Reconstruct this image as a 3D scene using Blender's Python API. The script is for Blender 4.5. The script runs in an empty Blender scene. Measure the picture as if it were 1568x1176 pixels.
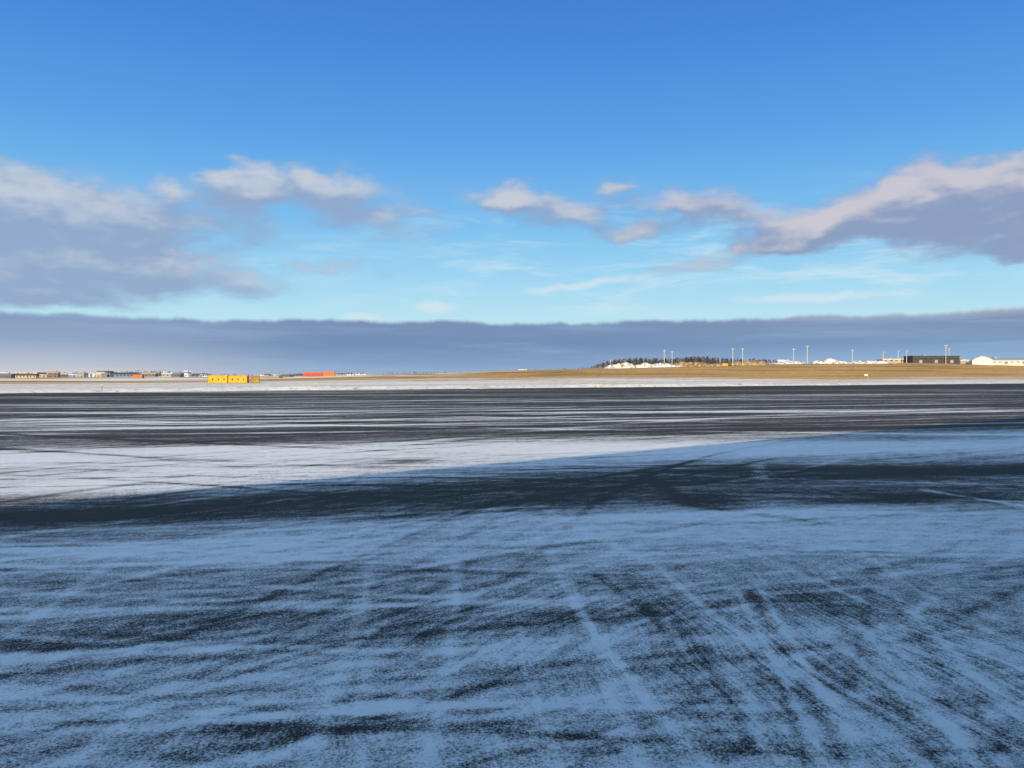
import bpy, math, random
import numpy as np
from mathutils import Vector, Matrix
random.seed(7); rng=np.random.RandomState(5)
scene=bpy.context.scene
scene.view_settings.view_transform='Standard'
try: scene.view_settings.look='None'
except Exception: pass
scene.view_settings.exposure=0
H=3.5; F=1176.0; HY=573.0          # eye height (m) and survey constants taken from the photo
def lin(c): 
    c=c/255.0
    return c/12.92 if c<=0.04045 else ((c+0.055)/1.055)**2.4
def S(r,g,b): return (lin(r),lin(g),lin(b),1)
def S10(r,g,b): return (10*lin(r),10*lin(g),10*lin(b),1)
def W(px,py):                       # ground point on the flat apron
    d=H*F/(py-HY); return ((px-784)/F*d, d)

# ---------------------------------------------------------------- node helper
class NT:
    def __init__(s,t): s.t=t; t.nodes.clear()
    def n(s,k,**kw):
        x=s.t.nodes.new(k)
        for a,b in kw.items(): setattr(x,a,b)
        return x
    def put(s,sock,v):
        if v is None: return
        if isinstance(v,bpy.types.NodeSocket): s.t.links.new(v,sock)
        else: sock.default_value=v
    def m(s,op,a,b=None,c=None,clamp=False):
        x=s.n('ShaderNodeMath',operation=op); x.use_clamp=clamp
        s.put(x.inputs[0],a); s.put(x.inputs[1],b); s.put(x.inputs[2],c); return x.outputs[0]
    def vm(s,op,a,b=None):
        x=s.n('ShaderNodeVectorMath',operation=op); s.put(x.inputs[0],a); s.put(x.inputs[1],b); return x.outputs[0]
    def mr(s,v,a,b,c=0.0,d=1.0,smooth=True):
        x=s.n('ShaderNodeMapRange',interpolation_type='SMOOTHSTEP' if smooth else 'LINEAR')
        s.put(x.inputs[0],v)
        for i,q in enumerate((a,b,c,d)): s.put(x.inputs[i+1],q)
        return x.outputs[0]
    def mix(s,f,a,b,bt='MIX'):
        x=s.n('ShaderNodeMix',data_type='RGBA',blend_type=bt)
        s.put(x.inputs[0],f); s.put(x.inputs[6],a); s.put(x.inputs[7],b); return x.outputs[2]
    def map(s,v,loc=(0,0,0),rot=(0,0,0),sc=(1,1,1),t='POINT'):
        x=s.n('ShaderNodeMapping',vector_type=t); s.put(x.inputs[0],v)
        x.inputs[1].default_value=loc; x.inputs[2].default_value=rot; x.inputs[3].default_value=sc
        return x.outputs[0]
    def noise(s,v,scale,det=4,rough=.55,dist=0,col=False):
        x=s.n('ShaderNodeTexNoise'); s.put(x.inputs['Vector'],v)
        x.inputs['Scale'].default_value=scale; x.inputs['Detail'].default_value=det
        x.inputs['Roughness'].default_value=rough; x.inputs['Distortion'].default_value=dist
        return x.outputs['Color' if col else 'Fac']
    def ramp(s,f,els):
        x=s.n('ShaderNodeValToRGB'); r=x.color_ramp
        while len(r.elements)<len(els): r.elements.new(.5)
        for e,(p,c) in zip(r.elements,els): e.position=p; e.color=c
        s.put(x.inputs[0],f); return x.outputs[0]
def mat(name):
    m=bpy.data.materials.new(name); m.use_nodes=True; return m,NT(m.node_tree)
def finish(t,col,rough=.8,spec=.3,bump=None,bs=.3,bd=.05):
    b=t.n('ShaderNodeBsdfPrincipled'); o=t.n('ShaderNodeOutputMaterial')
    t.put(b.inputs['Base Color'],col); t.put(b.inputs['Roughness'],rough); t.put(b.inputs['Specular IOR Level'],spec)
    if bump is not None:
        u=t.n('ShaderNodeBump'); u.inputs['Strength'].default_value=bs; u.inputs['Distance'].default_value=bd
        t.put(u.inputs['Height'],bump); t.put(b.inputs['Normal'],u.outputs[0])
    t.t.links.new(b.outputs[0],o.inputs[0])
def simple(name,c,var=.25,scale=1.5,rough=.7,spec=.3):
    m,t=mat(name); g=t.n('ShaderNodeTexCoord').outputs['Object']
    n=t.noise(g,scale,6,.6)
    c=tuple(c[:3]); a=tuple(x*(1-var) for x in c)+(1,); b=tuple(min(1,x*(1+var)) for x in c)+(1,)
    finish(t,t.mix(t.mr(n,.3,.7),a,b),rough,spec,n,.3,.03); return m

# ---------------------------------------------------------------- world sky
E_SUN=math.radians(18); SD=Vector((0.0995,0.995,0)).normalized()
w=bpy.data.worlds.new("World"); scene.world=w; w.use_nodes=True
try: w.cycles.sampling_method='NONE'
except Exception: pass
t=NT(w.node_tree)
gen=t.n('ShaderNodeTexCoord').outputs['Generated']
sep=t.n('ShaderNodeSeparateXYZ'); t.put(sep.inputs[0],gen); X,Y,Z=sep.outputs
az=t.m('ARCTAN2',X,Y)
hor=t.m('MAXIMUM',t.m('SQRT',t.m('ADD',t.m('MULTIPLY',X,X),t.m('MULTIPLY',Y,Y))),.02)
v=t.m('DIVIDE',Z,hor)
cb=t.n('ShaderNodeCombineXYZ'); t.put(cb.inputs[0],az); t.put(cb.inputs[1],v); P=cb.outputs[0]
def AV(px,py):
    a=math.atan((px-784)/F); return a,(HY-py)/F*math.cos(a)
sky=t.n('ShaderNodeTexSky',sky_type='NISHITA'); sky.sun_disc=False
sky.sun_elevation=E_SUN; sky.sun_rotation=math.radians(185.7)
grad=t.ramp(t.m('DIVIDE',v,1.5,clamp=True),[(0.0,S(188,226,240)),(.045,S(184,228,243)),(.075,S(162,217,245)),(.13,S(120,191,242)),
    (.2,S(86,162,234)),(.27,S(68,141,223)),(.34,S(58,125,211)),(.5,S(86,148,222)),(1,S(128,180,230))])  # unseen upper stops set brighter than a real zenith, adding fill to shadowed snow
# the half of the sky round the sun is paler and brighter, raised to add shadow fill
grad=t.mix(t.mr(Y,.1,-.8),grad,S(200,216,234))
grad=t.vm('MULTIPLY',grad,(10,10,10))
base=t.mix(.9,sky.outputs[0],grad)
ell=[ # px,py,rx,ry,rot,weight
 (60,305,220,44,0,.9),(200,355,210,42,0,.55),(-60,350,200,80,0,.65),(60,410,290,46,0,.8),(280,420,180,26,-4,.6),(40,445,190,22,0,.6),
 (275,292,44,20,0,.6),(368,290,58,38,0,1.2),(480,284,92,34,0,.95),(575,325,105,42,-12,.7),(420,345,170,28,0,.25),(510,412,120,9,0,.5),
 (775,304,66,26,0,.85),(860,328,112,30,-8,.75),(940,290,50,20,0,.65),(1050,314,84,30,0,.8),(1135,332,76,28,-5,.65),(985,354,80,14,5,.6),
 (1300,334,150,34,10,.9),(1420,276,62,34,8,1.1),(1525,276,90,34,0,1.05),(1400,322,130,44,0,.85),(1260,352,110,24,12,.7),(1510,332,130,38,5,.9),
 (1120,392,160,13,10,.5),(1530,386,110,13,0,.7),(1750,300,220,70,0,.9)]
warp=t.vm('MULTIPLY',t.vm('SUBTRACT',t.noise(t.map(P,sc=(1,2.0,1)),17,5,.52,col=True),(.5,.5,.5)),(.075,.038,0))
def dens(Pv,det):
    Q=t.vm('ADD',Pv,warp)
    acc=None
    for (px,py,rx,ry,rot,wt) in ell:
        a,vv=AV(px,py)
        mp=t.map(Q,(a,vv,0),(0,0,math.radians(rot)),(rx/F*math.cos(a)*1.3,ry/F*1.35,1),'TEXTURE')
        g=t.n('ShaderNodeTexGradient',gradient_type='SPHERICAL'); t.put(g.inputs[0],mp)
        acc=t.m('MULTIPLY',g.outputs['Fac'],wt) if acc is None else t.m('MULTIPLY_ADD',g.outputs['Fac'],wt,acc)
    acc=t.m('MINIMUM',acc,1.3)
    n=t.noise(t.map(Pv,sc=(1,2.1,1)),20,det,.5,.2)
    n=t.m('MULTIPLY',t.m('SUBTRACT',n,.5),1.25)
    return t.m('ADD',acc,t.m('MULTIPLY',n,t.mr(acc,0,.3)))
D1=dens(P,5); D2=dens(t.vm('ADD',P,(-.003,.022,0)),2)
alpha=t.mr(D1,.0,.80)
lit=t.m('ADD',t.m('MULTIPLY',t.m('SUBTRACT',D1,D2),.85),.20,clamp=True)
warm=t.mr(az,-.2,.45)
shade=t.mix(warm,S10(146,168,202),S10(140,156,190))
top=t.mix(warm,S10(198,206,218),S10(204,199,208))
ccol=t.mix(t.mr(lit,.08,.95),shade,top)
cn=t.noise(t.map(P,rot=(0,0,math.radians(-9)),sc=(4,26,1)),1.6,7,.6,.6)
cm=t.m('MULTIPLY',t.mr(cn,.45,.72),t.m('MULTIPLY',t.mr(v,.06,.10),t.mr(v,.26,.14)))
cm=t.m('MULTIPLY',cm,t.mr(az,-.3,.15,.25,.9))
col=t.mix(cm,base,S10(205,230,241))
for px,py,rx,ry in((665,470,46,13),(552,488,42,13),(1240,455,150,10),(890,436,110,9)):
    a,vv=AV(px,py)
    Q=t.vm('ADD',P,t.vm('MULTIPLY',t.vm('SUBTRACT',t.noise(P,30,4,.6,col=True),(.5,.5,.5)),(.04,.012,0)))
    g=t.n('ShaderNodeTexGradient',gradient_type='SPHERICAL'); t.put(g.inputs[0],t.map(Q,(a,vv,0),(0,0,.12 if px==890 else 0),(rx/F,ry/F,1),'TEXTURE'))
    col=t.mix(t.mr(g.outputs['Fac'],0,.8,0,.55),col,S10(222,232,236))
col=t.mix(t.m('MULTIPLY',alpha,.93),col,ccol)
# low cloud bank round the horizon
bn=t.noise(t.map(P,sc=(1,.6,1)),9,8,.62); bn2=t.noise(t.map(P,sc=(2,30,1)),1.6,6,.6)
topv=t.m('ADD',t.m('MULTIPLY_ADD',t.m('SUBTRACT',bn,.5),.026,.068),t.m('MULTIPLY',t.mr(az,-.1,.6),.004))
bm=t.mr(t.m('SUBTRACT',topv,v),-.002,.005)
bh=t.m('DIVIDE',v,.075,clamp=True)
bcL=t.ramp(bh,[(0,S(212,206,208)),(.2,S(184,192,208)),(.5,S(148,168,198)),(.9,S(134,156,192)),(1,S(168,186,212))])
bcR=t.ramp(bh,[(0,S(160,188,216)),(.25,S(144,176,212)),(.5,S(124,154,190)),(.85,S(130,150,182)),(1,S(188,188,204))])
bcM=t.ramp(bh,[(0,S(152,176,204)),(.2,S(132,160,196)),(.5,S(116,144,182)),(.9,S(124,146,182)),(1,S(160,176,202))])
bc=t.mix(t.mr(az,-.55,-.2),bcL,bcM); bc=t.mix(t.mr(az,.05,.5),bc,bcR)
bc=t.mix(t.mr(bn2,.46,.70,0,.4),bc,S(160,188,218))
bc=t.vm('MULTIPLY',bc,(10,10,10))
col=t.mix(bm,col,bc)
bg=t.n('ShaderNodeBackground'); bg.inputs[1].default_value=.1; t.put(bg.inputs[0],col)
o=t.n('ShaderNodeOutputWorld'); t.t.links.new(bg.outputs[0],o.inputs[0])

# ---------------------------------------------------------------- sun
L=bpy.data.lights.new('sun','SUN'); L.energy=5.0; L.angle=math.radians(.4); L.color=(1,.79,.46)
lo=bpy.data.objects.new('sun',L); scene.collection.objects.link(lo)
ld=Vector((SD.x*math.cos(E_SUN),SD.y*math.cos(E_SUN),-math.sin(E_SUN)))
lo.rotation_euler=ld.to_track_quat('-Z','Y').to_euler(); lo.location=(-30,-200,90)

# ---------------------------------------------------------------- terrain height
def ss(x,a,b):
    q=np.clip((x-a)/(b-a),0,1); return q*q*(3-2*q)
def tdist(x,y): return (y-191-.522*x)/1.128
def height(x,y):
    x=np.asarray(x,float); y=np.asarray(y,float)
    tt=tdist(x,y); a=x/np.maximum(y,1)
    A=np.interp(a,[-.6,-.5,-.33,-.156,0,.1,.18,.39,.52,.7,1.5],[0,.3,1.0,2.8,5.6,7.6,8.8,12.0,14,14,14])
    A=A*ss(y,50,150)
    z=ss(tt,60,300)*A
    z=z+ss(tt,120,400)*(np.sin(x*.021+y*.004)*.4+np.sin(x*.05+2)*.25+np.sin(y*.03)*.2)
    z=z+7*np.exp(-((x-200)/130)**2-((y-1000)/150)**2)
    return z
def hz(x,y): return float(height(x,y))

def mesh_obj(name,verts,faces,mats,fm=None,smooth=False):
    me=bpy.data.meshes.new(name); me.from_pydata([tuple(map(float,q)) for q in verts],[],[tuple(map(int,f)) for f in faces])
    for m_ in mats: me.materials.append(m_)
    if fm is not None: me.polygons.foreach_set('material_index',fm)
    if smooth: me.polygons.foreach_set('use_smooth',[True]*len(me.polygons))
    ob=bpy.data.objects.new(name,me); scene.collection.objects.link(ob); return ob
def grid_obj(name,VX,VY,VZ,mat_,attrs={}):
    r,c=VX.shape; co=np.stack([VX,VY,VZ],-1).reshape(-1,3)
    idx=np.arange(r*c).reshape(r,c)
    q=np.stack([idx[:-1,:-1],idx[:-1,1:],idx[1:,1:],idx[1:,:-1]],-1).reshape(-1,4)
    me=bpy.data.meshes.new(name); me.vertices.add(len(co)); me.vertices.foreach_set('co',co.ravel())
    me.loops.add(q.size); me.loops.foreach_set('vertex_index',q.ravel().astype(np.int32))
    me.polygons.add(len(q)); me.polygons.foreach_set('loop_start',np.arange(0,q.size,4,dtype=np.int32))
    try: me.polygons.foreach_set('loop_total',np.full(len(q),4,dtype=np.int32))
    except Exception: pass
    me.update(calc_edges=True); me.validate()
    me.polygons.foreach_set('use_smooth',np.ones(len(q),bool))
    for k,a in attrs.items():
        at=me.attributes.new(k,'FLOAT','POINT'); at.data.foreach_set('value',a.ravel().astype(np.float32))
    me.materials.append(mat_)
    ob=bpy.data.objects.new(name,me); scene.collection.objects.link(ob); return ob

# ---------------------------------------------------------------- ground material (field + snowy verge)
m_ground,t=mat('field')
g=t.n('ShaderNodeTexCoord').outputs['Object']; sp=t.n('ShaderNodeSeparateXYZ'); t.put(sp.inputs[0],g)
td=t.m('DIVIDE',t.m('SUBTRACT',t.m('SUBTRACT',sp.outputs[1],191),t.m('MULTIPLY',sp.outputs[0],.522)),1.128)
gr=t.map(g,rot=(0,0,math.radians(-24)))
n1=t.noise(t.map(gr,sc=(.008,.05,1)),1,8,.62); n2=t.noise(g,.35,8,.7); n3=t.noise(t.map(gr,sc=(.004,.02,1)),1,6,.6)
ratio=t.m('DIVIDE',sp.outputs[0],t.m('MAXIMUM',sp.outputs[1],1))
lim=t.mr(ratio,-.4,.5,170,105)
edge=t.m('ADD',t.m('DIVIDE',t.m('SUBTRACT',lim,td),45),t.m('MULTIPLY',t.m('SUBTRACT',n1,.5),4))
sn=t.mr(edge,-.4,.8)
sn=t.m('MULTIPLY',sn,t.mr(t.m('ADD',t.m('MULTIPLY',n2,.6),t.m('MULTIPLY',n1,.5)),.45,.60,.3,1))
far=t.m('MULTIPLY',t.mr(n3,.44,.54),t.mr(ratio,-.2,.1,1.0,.08))
sn=t.m('MAXIMUM',sn,t.m('MULTIPLY',far,t.mr(td,150,300)))
grass=t.mix(t.mr(n2,.3,.7),(.42,.23,.075,1),(.70,.42,.15,1)); grass=t.mix(t.mr(n1,.47,.62,0,.75),grass,(.24,.13,.05,1))
finish(t,t.mix(sn,grass,(.84,.78,.71,1)),.9,.05,n2,.6,.25)
u=np.linspace(-1,1,281); gx=9000*np.sinh(5*u)/np.sinh(5)
u=np.linspace(0,1,260); gy=-700+ (9700)*(np.sinh(3.4*u)/np.sinh(3.4))
VX,VY=np.meshgrid(gx,gy); grid_obj('ground',VX,VY,height(VX,VY),m_ground)

# ---------------------------------------------------------------- apron with snow cover attribute
N=540; u=np.linspace(-1,1,801); ax=300*np.sinh(5*u)/np.sinh(5)
edgeY=191+.522*ax
rows=[np.full_like(ax,y) for y in np.linspace(-110,2.6,30)]
rows+= [3*(edgeY/3)**(k/N) for k in range(N+1)]
AY=np.array(rows); AX=np.tile(ax,(len(rows),1))
Yb=np.maximum(AY-.2*AX*np.clip(AY/10,0,1),2.5)
pys=[1400,1176,1080,1030,1000,970,930,885,860,830,800,784,770,745,730,715,703,688,680,672,664,655,650,640,625,605,596,590]
cov=[.66,.65,.64,.70,.64,.57,.54,.57,.64,.69,.62,.46,.33,.36,.50,.62,.84,.96,.84,.54,.28,.20,.28,.20,.19,.19,.13,.10]
lg=np.log([H*F/(p-HY) for p in pys])
C=np.interp(np.log(Yb),lg,cov)
def Eg(px,py,rx,ry,ang=0):
    x,y=W(px,py); a=rx/F*y; b=ry*y*y/(H*F); c,s_=math.cos(math.radians(ang)),math.sin(math.radians(ang))
    dx=AX-x; dy=AY-y; p=(dx*c+dy*s_)/a; q=(-dx*s_+dy*c)/b
    return np.exp(-(p*p+q*q))
def E(px,py,rx,ry,amp,ang=0):
    global C
    C=C+amp*Eg(px,py,rx,ry,ang)
def ST(pts,wd,amp,taper=0):
    global C
    P_=[W(*q) for q in pts]; dm=np.full(AX.shape,1e9)
    for (x0,y0),(x1,y1) in zip(P_[:-1],P_[1:]):
        ex,ey=x1-x0,y1-y0; l2=ex*ex+ey*ey
        k=np.clip(((AX-x0)*ex+(AY-y0)*ey)/l2,0,1)
        dm=np.minimum(dm,(AX-x0-k*ex)**2+(AY-y0-k*ey)**2)
    C=C+amp*np.exp(-dm/(wd*wd))
# dark, swept or icy patches and light drifts
E(380,930,260,50,-.13,8); E(120,880,150,22,-.10,5); E(80,960,180,30,-.08); E(640,935,120,30,-.08,5); E(370,935,60,14,-.14)
E(60,990,120,10,-.12); E(330,1110,160,40,-.04,15); E(860,1010,150,16,.05)
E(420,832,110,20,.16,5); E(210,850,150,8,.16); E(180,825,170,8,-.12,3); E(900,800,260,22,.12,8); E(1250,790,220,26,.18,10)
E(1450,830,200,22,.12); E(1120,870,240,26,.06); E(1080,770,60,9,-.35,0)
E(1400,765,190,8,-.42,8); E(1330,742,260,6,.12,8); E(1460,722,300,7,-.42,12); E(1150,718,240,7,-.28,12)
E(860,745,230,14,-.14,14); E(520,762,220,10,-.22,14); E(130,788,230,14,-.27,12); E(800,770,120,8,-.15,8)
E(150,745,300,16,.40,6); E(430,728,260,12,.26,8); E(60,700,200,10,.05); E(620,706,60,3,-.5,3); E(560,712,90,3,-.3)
E(1180,920,70,30,-.12,60); E(1350,940,90,40,-.08,60); E(1230,1080,60,60,-.10,75); E(1040,1010,90,50,-.05,60)
E(180,1030,320,16,.10,6); E(560,1060,200,20,.06); E(1350,692,420,9,.08,6); E(1350,672,400,5,-.34,6)
E(1300,655,400,6,-.2,8); E(1300,630,420,3.0,.46,3); E(150,645,230,3.0,.38); E(300,633,260,2.0,.3)
E(780,660,400,3,-.1); E(120,620,200,2.2,.24); E(1150,612,400,1.4,.22,4); E(600,622,350,1.4,.25); E(250,655,200,2.6,.3); E(900,645,300,2,.28,2)
E(20,667,90,6,.25)
for k in range(6): ST([(-200+k*30,655-k*5),(150+k*50,648-k*4),(420+k*70,652-k*5),(900+k*80,650-k*5)],.7,.2*(-1)**k)
# tyre tracks running away from the building
for (x0,y0,x1,y1,wd,am) in [(1130,905,1270,1176,.045,.24),(1165,905,1330,1176,.045,.24),(1148,905,1300,1176,.04,-.14),
    (1310,950,1500,1176,.05,.24),(1280,940,1440,1176,.05,-.13),(1400,940,1640,1176,.06,.24),(1370,930,1560,1176,.05,-.12),
    (960,880,1010,960,.12,-.12),(1000,940,1120,1176,.12,-.08),(910,880,1010,950,.1,-.14),(1190,1040,1240,1176,.04,-.2)]:
    ST([(x0,y0),((x0+x1)/2,(y0+y1)/2),(x1,y1)],wd,am)
ST([(1420,752),(1500,765),(1568,775)],.14,.4); ST([(980,722),(1060,775),(1250,800)],.25,-.2); ST([(1160,712),(1170,735)],.3,.2)
ST([(0,770),(200,742),(420,728)],.25,-.25); ST([(100,730),(380,748)],.15,-.3); ST([(200,765),(330,748),(600,735)],.2,-.2)
# many long wheel and plough arcs crossing the apron
tr=np.random.RandomState(23)
def arc(cx,cy,th,R,ln,wd,am,pair):
    global C
    ox,oy=cx-R*math.sin(th),cy+R*math.cos(th)
    rr=np.hypot(AX-ox,AY-oy); along=(AX-cx)*math.cos(th)+(AY-cy)*math.sin(th)
    win=np.exp(-(along/ln)**4)*np.exp(-((np.abs((AX-cx)*-math.sin(th)+(AY-cy)*math.cos(th))/(ln*.8))**6))
    g_=np.exp(-((rr-abs(R))/wd)**2)
    if pair: g_=g_+np.exp(-((rr-abs(R)-pair)/wd)**2)
    C=C+am*g_*win
for k in range(190):
    d=5.5*math.exp(tr.rand()*2.0); x=d*(tr.rand()*1.7-.85)
    m_=tr.rand()
    if m_<.55: th=math.radians(11+tr.randn()*13)
    elif m_<.85: th=math.radians(40+tr.randn()*20)
    else: th=math.radians(100+tr.randn()*12)
    if x>2 and d<13 and tr.rand()<.6: th=math.radians(98+tr.randn()*9)
    steep=math.sin(th)>.8; am=(.07+.11*tr.rand())*(.6 if steep and d>16 else 1)
    wd=(.028+.0034*d)*(1+.8*tr.rand()); arc(x,d,th,(15+90*tr.rand())*(1 if tr.rand()<.5 else -1)*(1+d/20),(2+3*tr.rand())*(1+d/16),wd,am*(1 if tr.rand()<.55 else -1),1.9 if tr.rand()<.6 else 0)
for k in range(80):
    d=50*math.exp(tr.rand()*1.3); x=d*(tr.rand()*1.8-.9)
    th=math.radians(16+tr.randn()*7 if x>-.2*d else 8+tr.randn()*18)
    arc(x,d,th,(90+300*tr.rand())*(1 if tr.rand()<.5 else -1),30+50*tr.rand(),(.14+.0045*d)*(.6+tr.rand()),(.2+.25*tr.rand())*(1 if tr.rand()<.7 else -1),tr.choice([0,4,6]))
for k in range(34):
    d=24*math.exp(tr.rand()*.65); x=d*(tr.rand()*1.0-.75)
    th=math.radians(18+tr.randn()*20)
    arc(x,d,th,(30+80*tr.rand())*(1 if tr.rand()<.5 else -1),6+8*tr.rand(),.09+.10*tr.rand(),-(.12+.2*tr.rand()),tr.choice([0,1.9]))
C=np.clip(C,0,1.15)
# where the fine groomed / tread streaks run away from the building (tread) or diagonally (diagonal)
tA=np.clip(1.0*Eg(1230,1010,330,150,0)+.6*Eg(1500,1000,150,140)+.5*Eg(1200,735,260,25)+.45*Eg(480,1140,260,60)+.4*Eg(300,730,260,25),0,1)
tB=np.clip(.9*Eg(850,930,330,80)+.9*Eg(300,735,300,26)+.6*Eg(250,1010,300,80)+.6*Eg(760,760,300,30)+.5*Eg(1450,860,200,40),0,1)

m_ap,t=mat('snow_dusted_asphalt')
g=t.n('ShaderNodeTexCoord').outputs['Object']
at=t.n('ShaderNodeAttribute',attribute_name='snow').outputs['Fac']
ta=t.n('ShaderNodeAttribute',attribute_name='tread').outputs['Fac']; tb=t.n('ShaderNodeAttribute',attribute_name='diagonal').outputs['Fac']
gn=t.n('ShaderNodeAttribute',attribute_name='gain').outputs['Fac']
wp=t.vm('MULTIPLY',t.vm('SUBTRACT',t.noise(g,.09,3,.5,col=True),(.5,.5,.5)),(5,5,0))
gw=t.vm('ADD',g,wp); gr=t.map(gw,rot=(0,0,math.radians(-11)))
nA=t.noise(t.map(gr,sc=(.05,.42,1)),1,8,.66)
nB=t.noise(t.map(gr,sc=(.45,3.0,1)),1,7,.70,.3)
nC=t.noise(g,34,4,.8); nD=t.noise(g,2.2,8,.76)
gq=t.map(gw,rot=(0,0,math.radians(-46))); nE=t.noise(t.map(gq,sc=(.3,5.5,1)),1,6,.68)
gy_=t.map(gw,rot=(0,0,math.radians(-98))); nF=t.noise(t.map(gy_,sc=(.22,12,1)),1,5,.68)
def ctr(n,k): return t.m('MULTIPLY',t.m('SUBTRACT',n,.5),k)
q_=t.m('ADD',ctr(nA,.50),ctr(nB,.72)); q_=t.m('ADD',q_,ctr(nD,.50))
q_=t.m('ADD',q_,t.m('MULTIPLY',t.m('SUBTRACT',nE,.5),t.m('MULTIPLY_ADD',tb,1.0,.25)))
q_=t.m('ADD',q_,t.m('MULTIPLY',t.m('SUBTRACT',nF,.5),t.m('MULTIPLY_ADD',ta,1.1,.14)))
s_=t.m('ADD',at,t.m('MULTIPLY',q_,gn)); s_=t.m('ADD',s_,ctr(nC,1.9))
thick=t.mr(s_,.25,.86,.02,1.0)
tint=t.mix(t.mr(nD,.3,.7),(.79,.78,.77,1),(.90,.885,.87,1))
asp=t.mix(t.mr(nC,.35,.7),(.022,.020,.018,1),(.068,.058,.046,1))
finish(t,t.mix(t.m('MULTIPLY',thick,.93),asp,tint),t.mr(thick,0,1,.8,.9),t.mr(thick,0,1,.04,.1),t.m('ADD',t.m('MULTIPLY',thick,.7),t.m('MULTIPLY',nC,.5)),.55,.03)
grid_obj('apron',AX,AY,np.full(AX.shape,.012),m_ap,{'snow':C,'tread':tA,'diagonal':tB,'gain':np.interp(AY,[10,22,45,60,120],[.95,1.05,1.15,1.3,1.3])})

# ---------------------------------------------------------------- snow bank along the pavement edge
m_sb,t=mat('ploughed_snow'); g=t.n('ShaderNodeTexCoord').outputs['Object']
n=t.noise(g,.8,8,.7); n2=t.noise(g,.12,5,.6)
c=t.mix(t.mr(n,.52,.65),(.84,.79,.73,1),(.40,.30,.18,1)); c=t.mix(t.mr(n2,.50,.68,0,.5),c,(.5,.40,.28,1))
finish(t,c,.9,.1,n,.8,.25)
un=Vector((1,.522,0)).normalized(); nn=Vector((-un.y,un.x,0))
lu=np.arange(-420,560,1.2); lv=np.linspace(-1.5,26,20)
LU,LV=np.meshgrid(lu,lv)
def lump(a,b,seed):
    r=np.random.RandomState(seed); z=0
    for i in range(14):
        f=.05*1.45**i*(.7+.6*r.rand()); th=r.rand()*6.28
        z=z+np.sin(a*f*np.cos(th)+b*f*np.sin(th)*1.5+r.rand()*6.28)/(1+.35*i)
    return z
prof=np.interp(LV,[-1.5,0,2,6,14,22,26],[-.05,.05,.42,.5,.25,.12,-.05])
SZ=prof*np.clip(1+.33*lump(LU,LV,3),.15,2.2)+np.where(prof>0.1,.03,0)*rng.randn(*LU.shape)
LVw=LV+1.2*np.sin(LU*.09)+.8*np.sin(LU*.31+1)+.5*np.sin(LU*.83)
grid_obj('snow_bank',LU*un.x+LVw*nn.x,191+LU*un.y+LVw*nn.y,SZ,m_sb)

# ---------------------------------------------------------------- mesh builder
class MB:
    def __init__(s): s.v=[]; s.f=[]; s.m=[]
    def box(s,x0,x1,y0,y1,z0,z1,m=0):
        b=len(s.v); s.v+=[(x0,y0,z0),(x1,y0,z0),(x1,y1,z0),(x0,y1,z0),(x0,y0,z1),(x1,y0,z1),(x1,y1,z1),(x0,y1,z1)]
        for f in((0,3,2,1),(4,5,6,7),(0,1,5,4),(1,2,6,5),(2,3,7,6),(3,0,4,7)): s.f.append(tuple(b+i for i in f)); s.m.append(m)
    def prism(s,x0,x1,y0,y1,z0,z1,m=0,ax='x'):
        b=len(s.v)
        if ax=='x': ym=(y0+y1)/2; s.v+=[(x0,y0,z0),(x1,y0,z0),(x1,y1,z0),(x0,y1,z0),(x0,ym,z1),(x1,ym,z1)]; F_=((0,1,5,4),(2,3,4,5),(1,2,5),(3,0,4),(0,3,2,1))
        else: xm=(x0+x1)/2; s.v+=[(x0,y0,z0),(x1,y0,z0),(x1,y1,z0),(x0,y1,z0),(xm,y0,z1),(xm,y1,z1)]; F_=((0,1,4),(1,2,5,4),(2,3,5),(3,0,4,5),(0,3,2,1))
        for f in F_: s.f.append(tuple(b+i for i in f)); s.m.append(m)
    def cyl(s,x,y,z0,z1,r0,r1,n=10,m=0):
        b=len(s.v)
        for k in range(n):
            a=6.28318*k/n; s.v.append((x+r0*math.cos(a),y+r0*math.sin(a),z0)); s.v.append((x+r1*math.cos(a),y+r1*math.sin(a),z1))
        for k in range(n):
            j=(k+1)%n; s.f.append((b+2*k,b+2*j,b+2*j+1,b+2*k+1)); s.m.append(m)
        s.f.append(tuple(b+2*k+1 for k in range(n))); s.m.append(m)
    def obj(s,name,mats,loc=(0,0,0),rz=0,parent=None):
        o=mesh_obj(name,s.v,s.f,mats,s.m); o.location=loc; o.rotation_euler=(0,0,rz)
        if parent: o.parent=parent
        return o
M=dict(white=simple('white_cladding',(.74,.73,.70)),grey=simple('grey_concrete',(.36,.35,.34)),dark=simple('dark_cladding',(.06,.06,.062)),
 glass=simple('window_glass',(.04,.05,.07),.2,1,.12,.6),yellow=simple('yellow_paint',(.66,.38,.015),.14,.6,.5),yel2=simple('weathered_yellow_paint',(.42,.24,.03),.2,.6,.6),
 red=simple('red_paint',(.50,.085,.045),.15),orange=simple('orange_paint',(.58,.17,.06),.15),blue=simple('blue_paint',(.16,.28,.42)),
 snow=simple('roof_snow',(.76,.77,.80),.06,.5,.9),tan=simple('tan_render',(.5,.40,.28)),brown=simple('brown_timber',(.18,.13,.10)),
 metal=simple('galvanised_steel',(.55,.53,.50),.15,2,.45,.5),wood=simple('pole_timber',(.62,.54,.44),.2),
 roofd=simple('dark_roof',(.09,.085,.085)),rust=simple('rusty_orange',(.45,.17,.04),.3))

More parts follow.
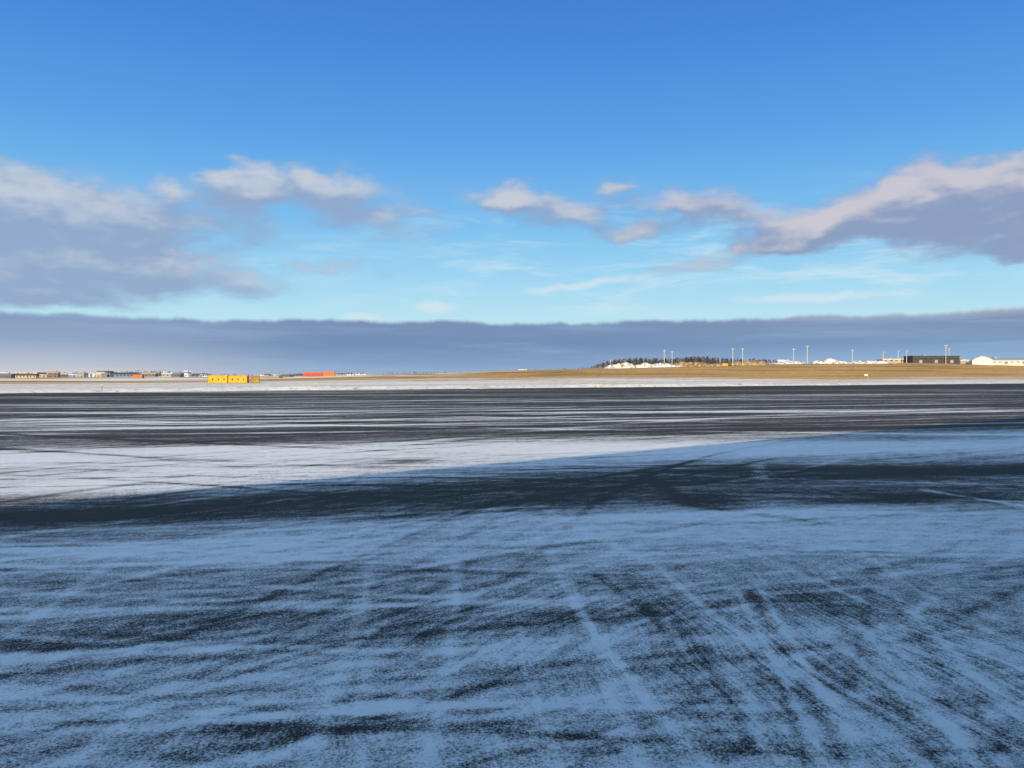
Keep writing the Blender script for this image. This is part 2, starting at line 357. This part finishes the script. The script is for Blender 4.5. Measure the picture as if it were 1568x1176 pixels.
# ---------------------------------------------------------------- terminal building (casts the long shadow)
U=Vector((.796,.606,0)).normalized(); NV=Vector((-U.y,U.x,0)); ang=math.atan2(U.y,U.x)
def empty(name,loc,rz=0):
    e=bpy.data.objects.new(name,None); scene.collection.objects.link(e); e.location=loc; e.rotation_euler=(0,0,rz); return e
T=empty('terminal_building',tuple(NV*-3),ang)
BH=12.0; x0,x1=-95,66
b=MB(); b.box(x0,x1,-18,0,0,BH-.5,0); b.obj('walls',[M['white']],parent=T)
b=MB(); b.box(x0-.3,x1+.3,-18.3,.3,BH-.5,BH,0); b.obj('parapet',[M['grey']],parent=T)
b=MB()
for k in range(int((x1-x0-4)/4)):
    xx=x0+3+k*4
    for zz in(1.0,4.8,8.4):
        b.box(xx,xx+2.9,.003,.06,zz,zz+1.9,0)
b.obj('windows',[M['glass']],parent=T)
b=MB()
for k in range(int((x1-x0-4)/4)):
    xx=x0+3+k*4
    for zz in(1.0,4.8,8.4):
        b.box(xx-.1,xx+3,.003,.14,zz-.1,zz-.004,0); b.box(xx+1.4,xx+1.5,.063,.12,zz,zz+1.9,0)
b.obj('window_frames',[M['metal']],parent=T)
b=MB()
for q in (-70,-52,-20,8,22,47): b.box(q,q+5,-12,-6,BH+.003,BH+.9,0)
b.obj('roof_plant',[M['metal']],parent=T)
CT=empty('control_tower',(-39.5,-43,0))
b=MB(); b.cyl(0,0,0,21,3,2.6,16,0); b.obj('shaft',[M['grey']],parent=CT)
b=MB(); b.cyl(0,0,21.003,22.5,3,4.6,8,0); b.cyl(0,0,26.5,27.2,5,4.4,8,0); b.obj('cab_floor_and_roof',[M['white']],parent=CT)
b=MB(); b.cyl(0,0,22.503,26.497,4.1,4.7,8,0); b.obj('cab_windows',[M['glass']],parent=CT)
b=MB(); b.cyl(1,0,27.203,29.5,.06,.04,6,0); b.cyl(-1,.5,27.203,28.6,.06,.04,6,0); b.obj('antennas',[M['metal']],parent=CT)

# ---------------------------------------------------------------- placement by bearing and range
def at_(px,d): 
    x=(px-784)/F*d; return (x,d,hz(x,d))
# containers
def container(name,px,d,L_,h,main,second,rz=0,off=0):
    b=MB(); w_=2.44
    b.box(-L_/2+.08,L_/2-.08,-w_/2+.06,w_/2-.06,.12,h-.08,0)
    for sx in(-L_/2,L_/2-.16):
        for sy in(-w_/2,w_/2-.16): b.box(sx,sx+.16,sy,sy+.16,0,h,1)
    for sy in(-w_/2,w_/2-.12):
        b.box(-L_/2+.16,L_/2-.16,sy,sy+.12,0.02,.17,1); b.box(-L_/2+.16,L_/2-.16,sy,sy+.12,h-.14,h-.01,1)
    n=int(L_/.55)
    for k in range(1,n): 
        x=-L_/2+k*L_/n; b.box(x-.12,x+.12,-w_/2+.01,-w_/2+.059,.18,h-.15,0)
    for k in(-.8,-.25,.25,.8): b.box(L_/2-.079,L_/2-.03,k-.03,k+.03,.2,h-.2,1)
    for k in range(3):
        x=-L_/2+(k+.7)*L_/3.4; b.box(x,x+L_*.07,-w_/2+.0,-w_/2+.009,h*.35,h*.62,2)
    x,y,z=at_(px,d); return b.obj(name,[main,second,M['roofd']],(x+off,y,z+.02),rz)
container('yellow_shipping_container',335,286,7.0,2.9,M['yellow'],M['yel2'],.05)
container('yellow_shipping_container',365,287,7.2,2.75,M['yellow'],M['rust'],.03)
container('yellow_shipping_container',391,290,3.0,2.3,M['yel2'],M['roofd'],.3)
container('red_shipping_container',479,620,15,3.5,M['red'],M['orange'])
container('orange_shipping_container',504,622,9.5,3.9,M['orange'],M['red'])
container('orange_shipping_container',212,520,6.5,2.6,M['orange'],M['roofd'])

# houses and sheds of the distant settlement
def house(name,px,d,L_,D_,h,rh,wall,roof,rz=0,sill=1.0):
    b=MB(); b.box(-L_/2,L_/2,-D_/2,D_/2,-.5,h,0); b.prism(-L_/2-.4,L_/2+.4,-D_/2-.4,D_/2+.4,h+.003,h+rh,1)
    n=max(2,int(L_/3.2))
    for k in range(n):
        x=-L_/2+(k+.5)*L_/n; b.box(x-.6,x+.6,-D_/2-.05,-D_/2-.003,sill,sill+1.3,2)
        if h>4.6: b.box(x-.6,x+.6,-D_/2-.05,-D_/2-.003,sill+2.6,sill+3.9,2)
    b.box(L_*.1,L_*.1+.9,-D_/2-.09,-D_/2-.054,0,2.1,3); b.box(L_*.22,L_*.22+.7,-.4,.4,h+rh*.5,h+rh+.9,3)
    x,y,z=at_(px,d); return b.obj(name,[wall,roof,M['glass'],M['brown']],(x,y,z),rz)
walls=[M['white'],M['grey'],M['tan'],M['blue'],M['brown'],M['grey'],M['white']]
for k,px in enumerate(list(range(-20,325,8))+[400,412,425,440,455,524,540,556]):
    d=760+330*random.random(); big=random.random()<.22 and px<300
    house('house' if not big else 'warehouse',px+random.uniform(-5,5),d,random.uniform(7,11) if not big else random.uniform(14,22),7,random.uniform(2.4,5.0) if px<300 else 2.0,random.uniform(.9,2.4) if px<300 else .7,
          random.choice(walls),random.choice([M['snow'],M['snow'],M['snow'],M['blue'],M['grey'],M['roofd']]),random.uniform(-.8,.8))
# buildings on the right-hand rise
def bigbld(name,px,d,L_,D_,h,wall,roof,strip,arch=0,rz=0):
    b=MB(); b.box(-L_/2,L_/2,-D_/2,D_/2,-1,h,0)
    if arch:
        n=10; base=len(b.v)
        for i in range(n+1):
            yy=-D_/2+D_*i/n; zz=h+.003+arch*math.sin(math.pi*i/n)
            b.v+=[(-L_/2-.3,yy,zz),(L_/2+.3,yy,zz)]
        for i in range(n): b.f.append((base+2*i,base+2*i+1,base+2*i+3,base+2*i+2)); b.m.append(1)
        b.f.append(tuple(base+2*i for i in range(n+1))); b.m.append(0)
        b.f.append(tuple(base+2*i+1 for i in range(n,-1,-1))); b.m.append(0)
    else: b.box(-L_/2-.4,L_/2+.4,-D_/2-.4,D_/2+.4,h+.003,h+.6,1)
    n=int(L_/4.5)
    for k in range(n):
        x=-L_/2+(k+.5)*L_/n
        if strip: b.box(x-1.5,x+1.5,-D_/2-.08,-D_/2-.003,h*.52,h*.75,2)
        if k%3==1: b.box(x-1.3,x+1.3,-D_/2-.16,-D_/2-.09,0,min(2.8,h*.5),3)
    b.box(-L_*.2,-L_*.2+3,-2,2,h+ (arch or .6)*.9,h+(arch or .6)+.7,3)
    x,y,z=at_(px,d); return b.obj(name,[wall,roof,M['glass'],M['grey']],(x,y,z),rz)
bigbld('dark_office_building',1426,700,42,16,6.0,M['dark'],M['roofd'],True)
bigbld('white_aircraft_hangar',1540,705,52,30,3.6,M['white'],M['grey'],True,arch=2.6,rz=-.25)
bigbld('white_gabled_hangar',1502,690,14,16,3.8,M['white'],M['snow'],False,arch=3.2,rz=1.2)
bigbld('white_low_shed',1368,715,26,12,3.4,M['tan'],M['snow'],True)
bigbld('grey_warehouse',1476,735,14,12,3.0,M['grey'],M['snow'],False)
bigbld('aircraft_hangar',1640,720,60,30,6,M['white'],M['grey'],True,arch=4)
house('house',1198,690,10,7,3,1.3,M['white'],M['snow']); house('house',1105,780,9,7,2.6,1.2,M['tan'],M['brown']); house('house',800,1000,11,7,2.4,1.2,M['white'],M['snow'])
# poles
def pole(name,px,d,h,kind):
    b=MB(); b.cyl(0,0,-.3,h,.30,.22,8,0)
    if kind==0: b.box(-1.3,1.3,-.12,.12,h-.9,h-.66,0); [b.cyl(q,0,h-.66,h-.3,.08,.08,6,1) for q in(-1.1,0.6,1.1)]
    elif kind==1: b.box(-.1,2.2,-.1,.1,h,h+.16,0); b.box(1.4,2.5,-.25,.25,h-.16,h-.003,1)
    else: b.box(-1.2,1.2,-.35,.35,h,h+.5,1); b.box(-.7,.7,-.2,.2,h-1.8,h-1.5,0)
    b.box(-.4,.4,-.4,.4,-.3,.35,1)
    x,y,z=at_(px,d); return b.obj(name,[M['wood'] if kind!=2 else M['metal'],M['metal']],(x,y,z),random.uniform(-.3,.3))
for px,d,h,k in((1017,650,15,0),(1029,655,14,0),(1122,650,15,0),(1137,660,15,0),(1215,665,13.5,0),(1236,655,15.5,0),(1305,660,12,0)): pole('utility_pole',px,d,h,k)
for px,d,h,k in((1352,690,10,1),(1375,695,11,1),(1388,698,11,1),(1448,690,16,2),(1453,693,13,2),(935,900,9,1)): pole('light_mast',px,d,h,k)
# airfield signs and marker posts
def sign(name,px,d,wd,h,m1):
    b=MB(); b.box(-wd/2,wd/2,-.12,.12,.4,h,0); b.box(-wd/2+.15,wd/2-.15,-.14,-.123,.55,h-.15,1)
    for q in(-wd/2+.2,wd/2-.35): b.box(q,q+.15,-.06,.06,-.2,.4,2)
    x,y,z=at_(px,d); b.obj(name,[M['roofd'],m1,M['metal']],(x,y,z))
sign('airfield_sign',1110,560,4.2,2.4,M['yellow']); sign('airfield_sign',1326,430,2.2,1.6,M['white']); sign('airfield_sign',430,400,2.0,1.4,M['roofd'])
for s0 in range(-90,300,42):
    p=Vector((0,191,0))+un*s0+nn*2.5; b=MB(); b.cyl(0,0,-.1,.9,.08,.08,8,0); b.cyl(0,0,.903,1.15,.12,.1,8,1)
    b.obj('taxiway_edge_marker',[M['rust'],M['white']],(p.x,p.y,.35))

# mounds
def mound(name,px,d,L_,D_,h,m_,seed):
    n=36; k=14; uu,vv=np.meshgrid(np.linspace(-1,1,n),np.linspace(-1,1,k))
    fall=np.clip(1-uu**2,0,1)**.6*np.clip(1-vv**2,0,1)**.8
    z=h*fall*np.clip(.72+.16*lump(uu*L_*.8,vv*D_*.8,seed),.15,1.3)-.25
    x,y,z0=at_(px,d); grid_obj(name,x+uu*L_/2,y+vv*D_/2,z0+z,m_)
m_earth,t=mat('heaped_earth'); g=t.n('ShaderNodeTexCoord').outputs['Object']; n=t.noise(g,.35,7,.65)
finish(t,t.mix(t.mr(n,.42,.6),(.50,.34,.18,1),(.17,.11,.06,1)),.95,.1,n,.8,.4)
m_es,t=mat('snow_on_earth'); g=t.n('ShaderNodeTexCoord').outputs['Object']; n=t.noise(g,.3,7,.65)
finish(t,t.mix(t.mr(n,.50,.58),(.74,.73,.74,1),(.3,.22,.14,1)),.95,.1,n,.6,.3)
mound('snow_mound',950,600,26,12,5.5,m_es,1); mound('snow_mound',982,605,22,12,4.6,m_es,12); mound('snow_mound',1272,640,34,12,4.0,m_es,4); mound('snow_mound',1318,650,26,12,3,m_es,9)
mound('earth_mound',1040,660,60,14,5,m_earth,5); mound('earth_mound',1090,670,55,14,5.5,m_earth,6); mound('earth_mound',1160,670,60,14,4.5,m_earth,7); mound('earth_mound',1205,660,35,12,3.6,m_es,8)
mound('earth_mound',1010,640,40,12,4,m_es,15); mound('snow_mound',1345,660,30,12,2.6,m_es,19)

# distant trees : each a ragged conifer / shrub of many small faces, merged as one mass
m_tree,t=mat('dark_conifer_foliage'); g=t.n('ShaderNodeTexCoord').outputs['Object']; n=t.noise(g,.25,5,.6)
finish(t,t.mix(t.mr(n,.35,.65),(.04,.043,.038,1),(.13,.10,.07,1)),.9,.1)
def tree_mass(name,pts):
    vs=[];fs=[]
    for (x,y,h) in pts:
        z=hz(x,y); r=h*random.uniform(.22,.34)
        b0=len(vs); vs+= [(x-.12,y,z-.3),(x+.12,y,z-.3),(x,y,z+h)]; fs.append((b0,b0+1,b0+2))
        for k in range(34):
            q=random.random()**.8; a=random.random()*6.28; rr=r*(1-q)*random.uniform(.4,1.15)+.12
            cx,cy,cz=x+rr*math.cos(a),y+rr*math.sin(a),z+h*(.08+.9*q); s=h*random.uniform(.06,.13)
            b0=len(vs)
            for j in range(3): vs.append((cx+random.uniform(-s,s)*1.3,cy+random.uniform(-s,s),cz+random.uniform(-s,s)))
            fs.append((b0,b0+1,b0+2))
    mesh_obj(name,vs,fs,[m_tree])
pts=[]
for k in range(640):
    px=random.uniform(905,1200); d=random.uniform(900,1040); 
    if px>1150 and random.random()<.5: continue
    e_=min(1,.35+(px-905)/40)
    pts.append(((px-784)/F*d,d,random.uniform(5.5,10)*(.9+.1*math.sin(px*.06))*e_ ))
tree_mass('distant_tree_line',pts)
pts=[]
for k in range(360):
    px=random.choice([random.uniform(160,262),random.uniform(0,600),random.uniform(285,320),random.gauss(215,25)]); d=random.uniform(880,1150)
    pts.append(((px-784)/F*d,d,random.uniform(3.0,7.2 if 160<px<262 else 3.9)))
tree_mass('distant_tree_line',pts)
pts=[]
for k in range(160):
    px=random.uniform(600,905); d=random.uniform(900,1300); pts.append(((px-784)/F*d,d,random.uniform(1.5,3.4)))
tree_mass('distant_shrubs',pts)

# ---------------------------------------------------------------- camera
cam=bpy.data.cameras.new('camera'); co=bpy.data.objects.new('camera',cam); scene.collection.objects.link(co)
cam.sensor_width=36; cam.lens=27; cam.clip_start=.1; cam.clip_end=30000
co.location=(0,0,H); co.rotation_euler=(math.radians(90)-math.atan((588-HY)/F),0,0)
scene.camera=co
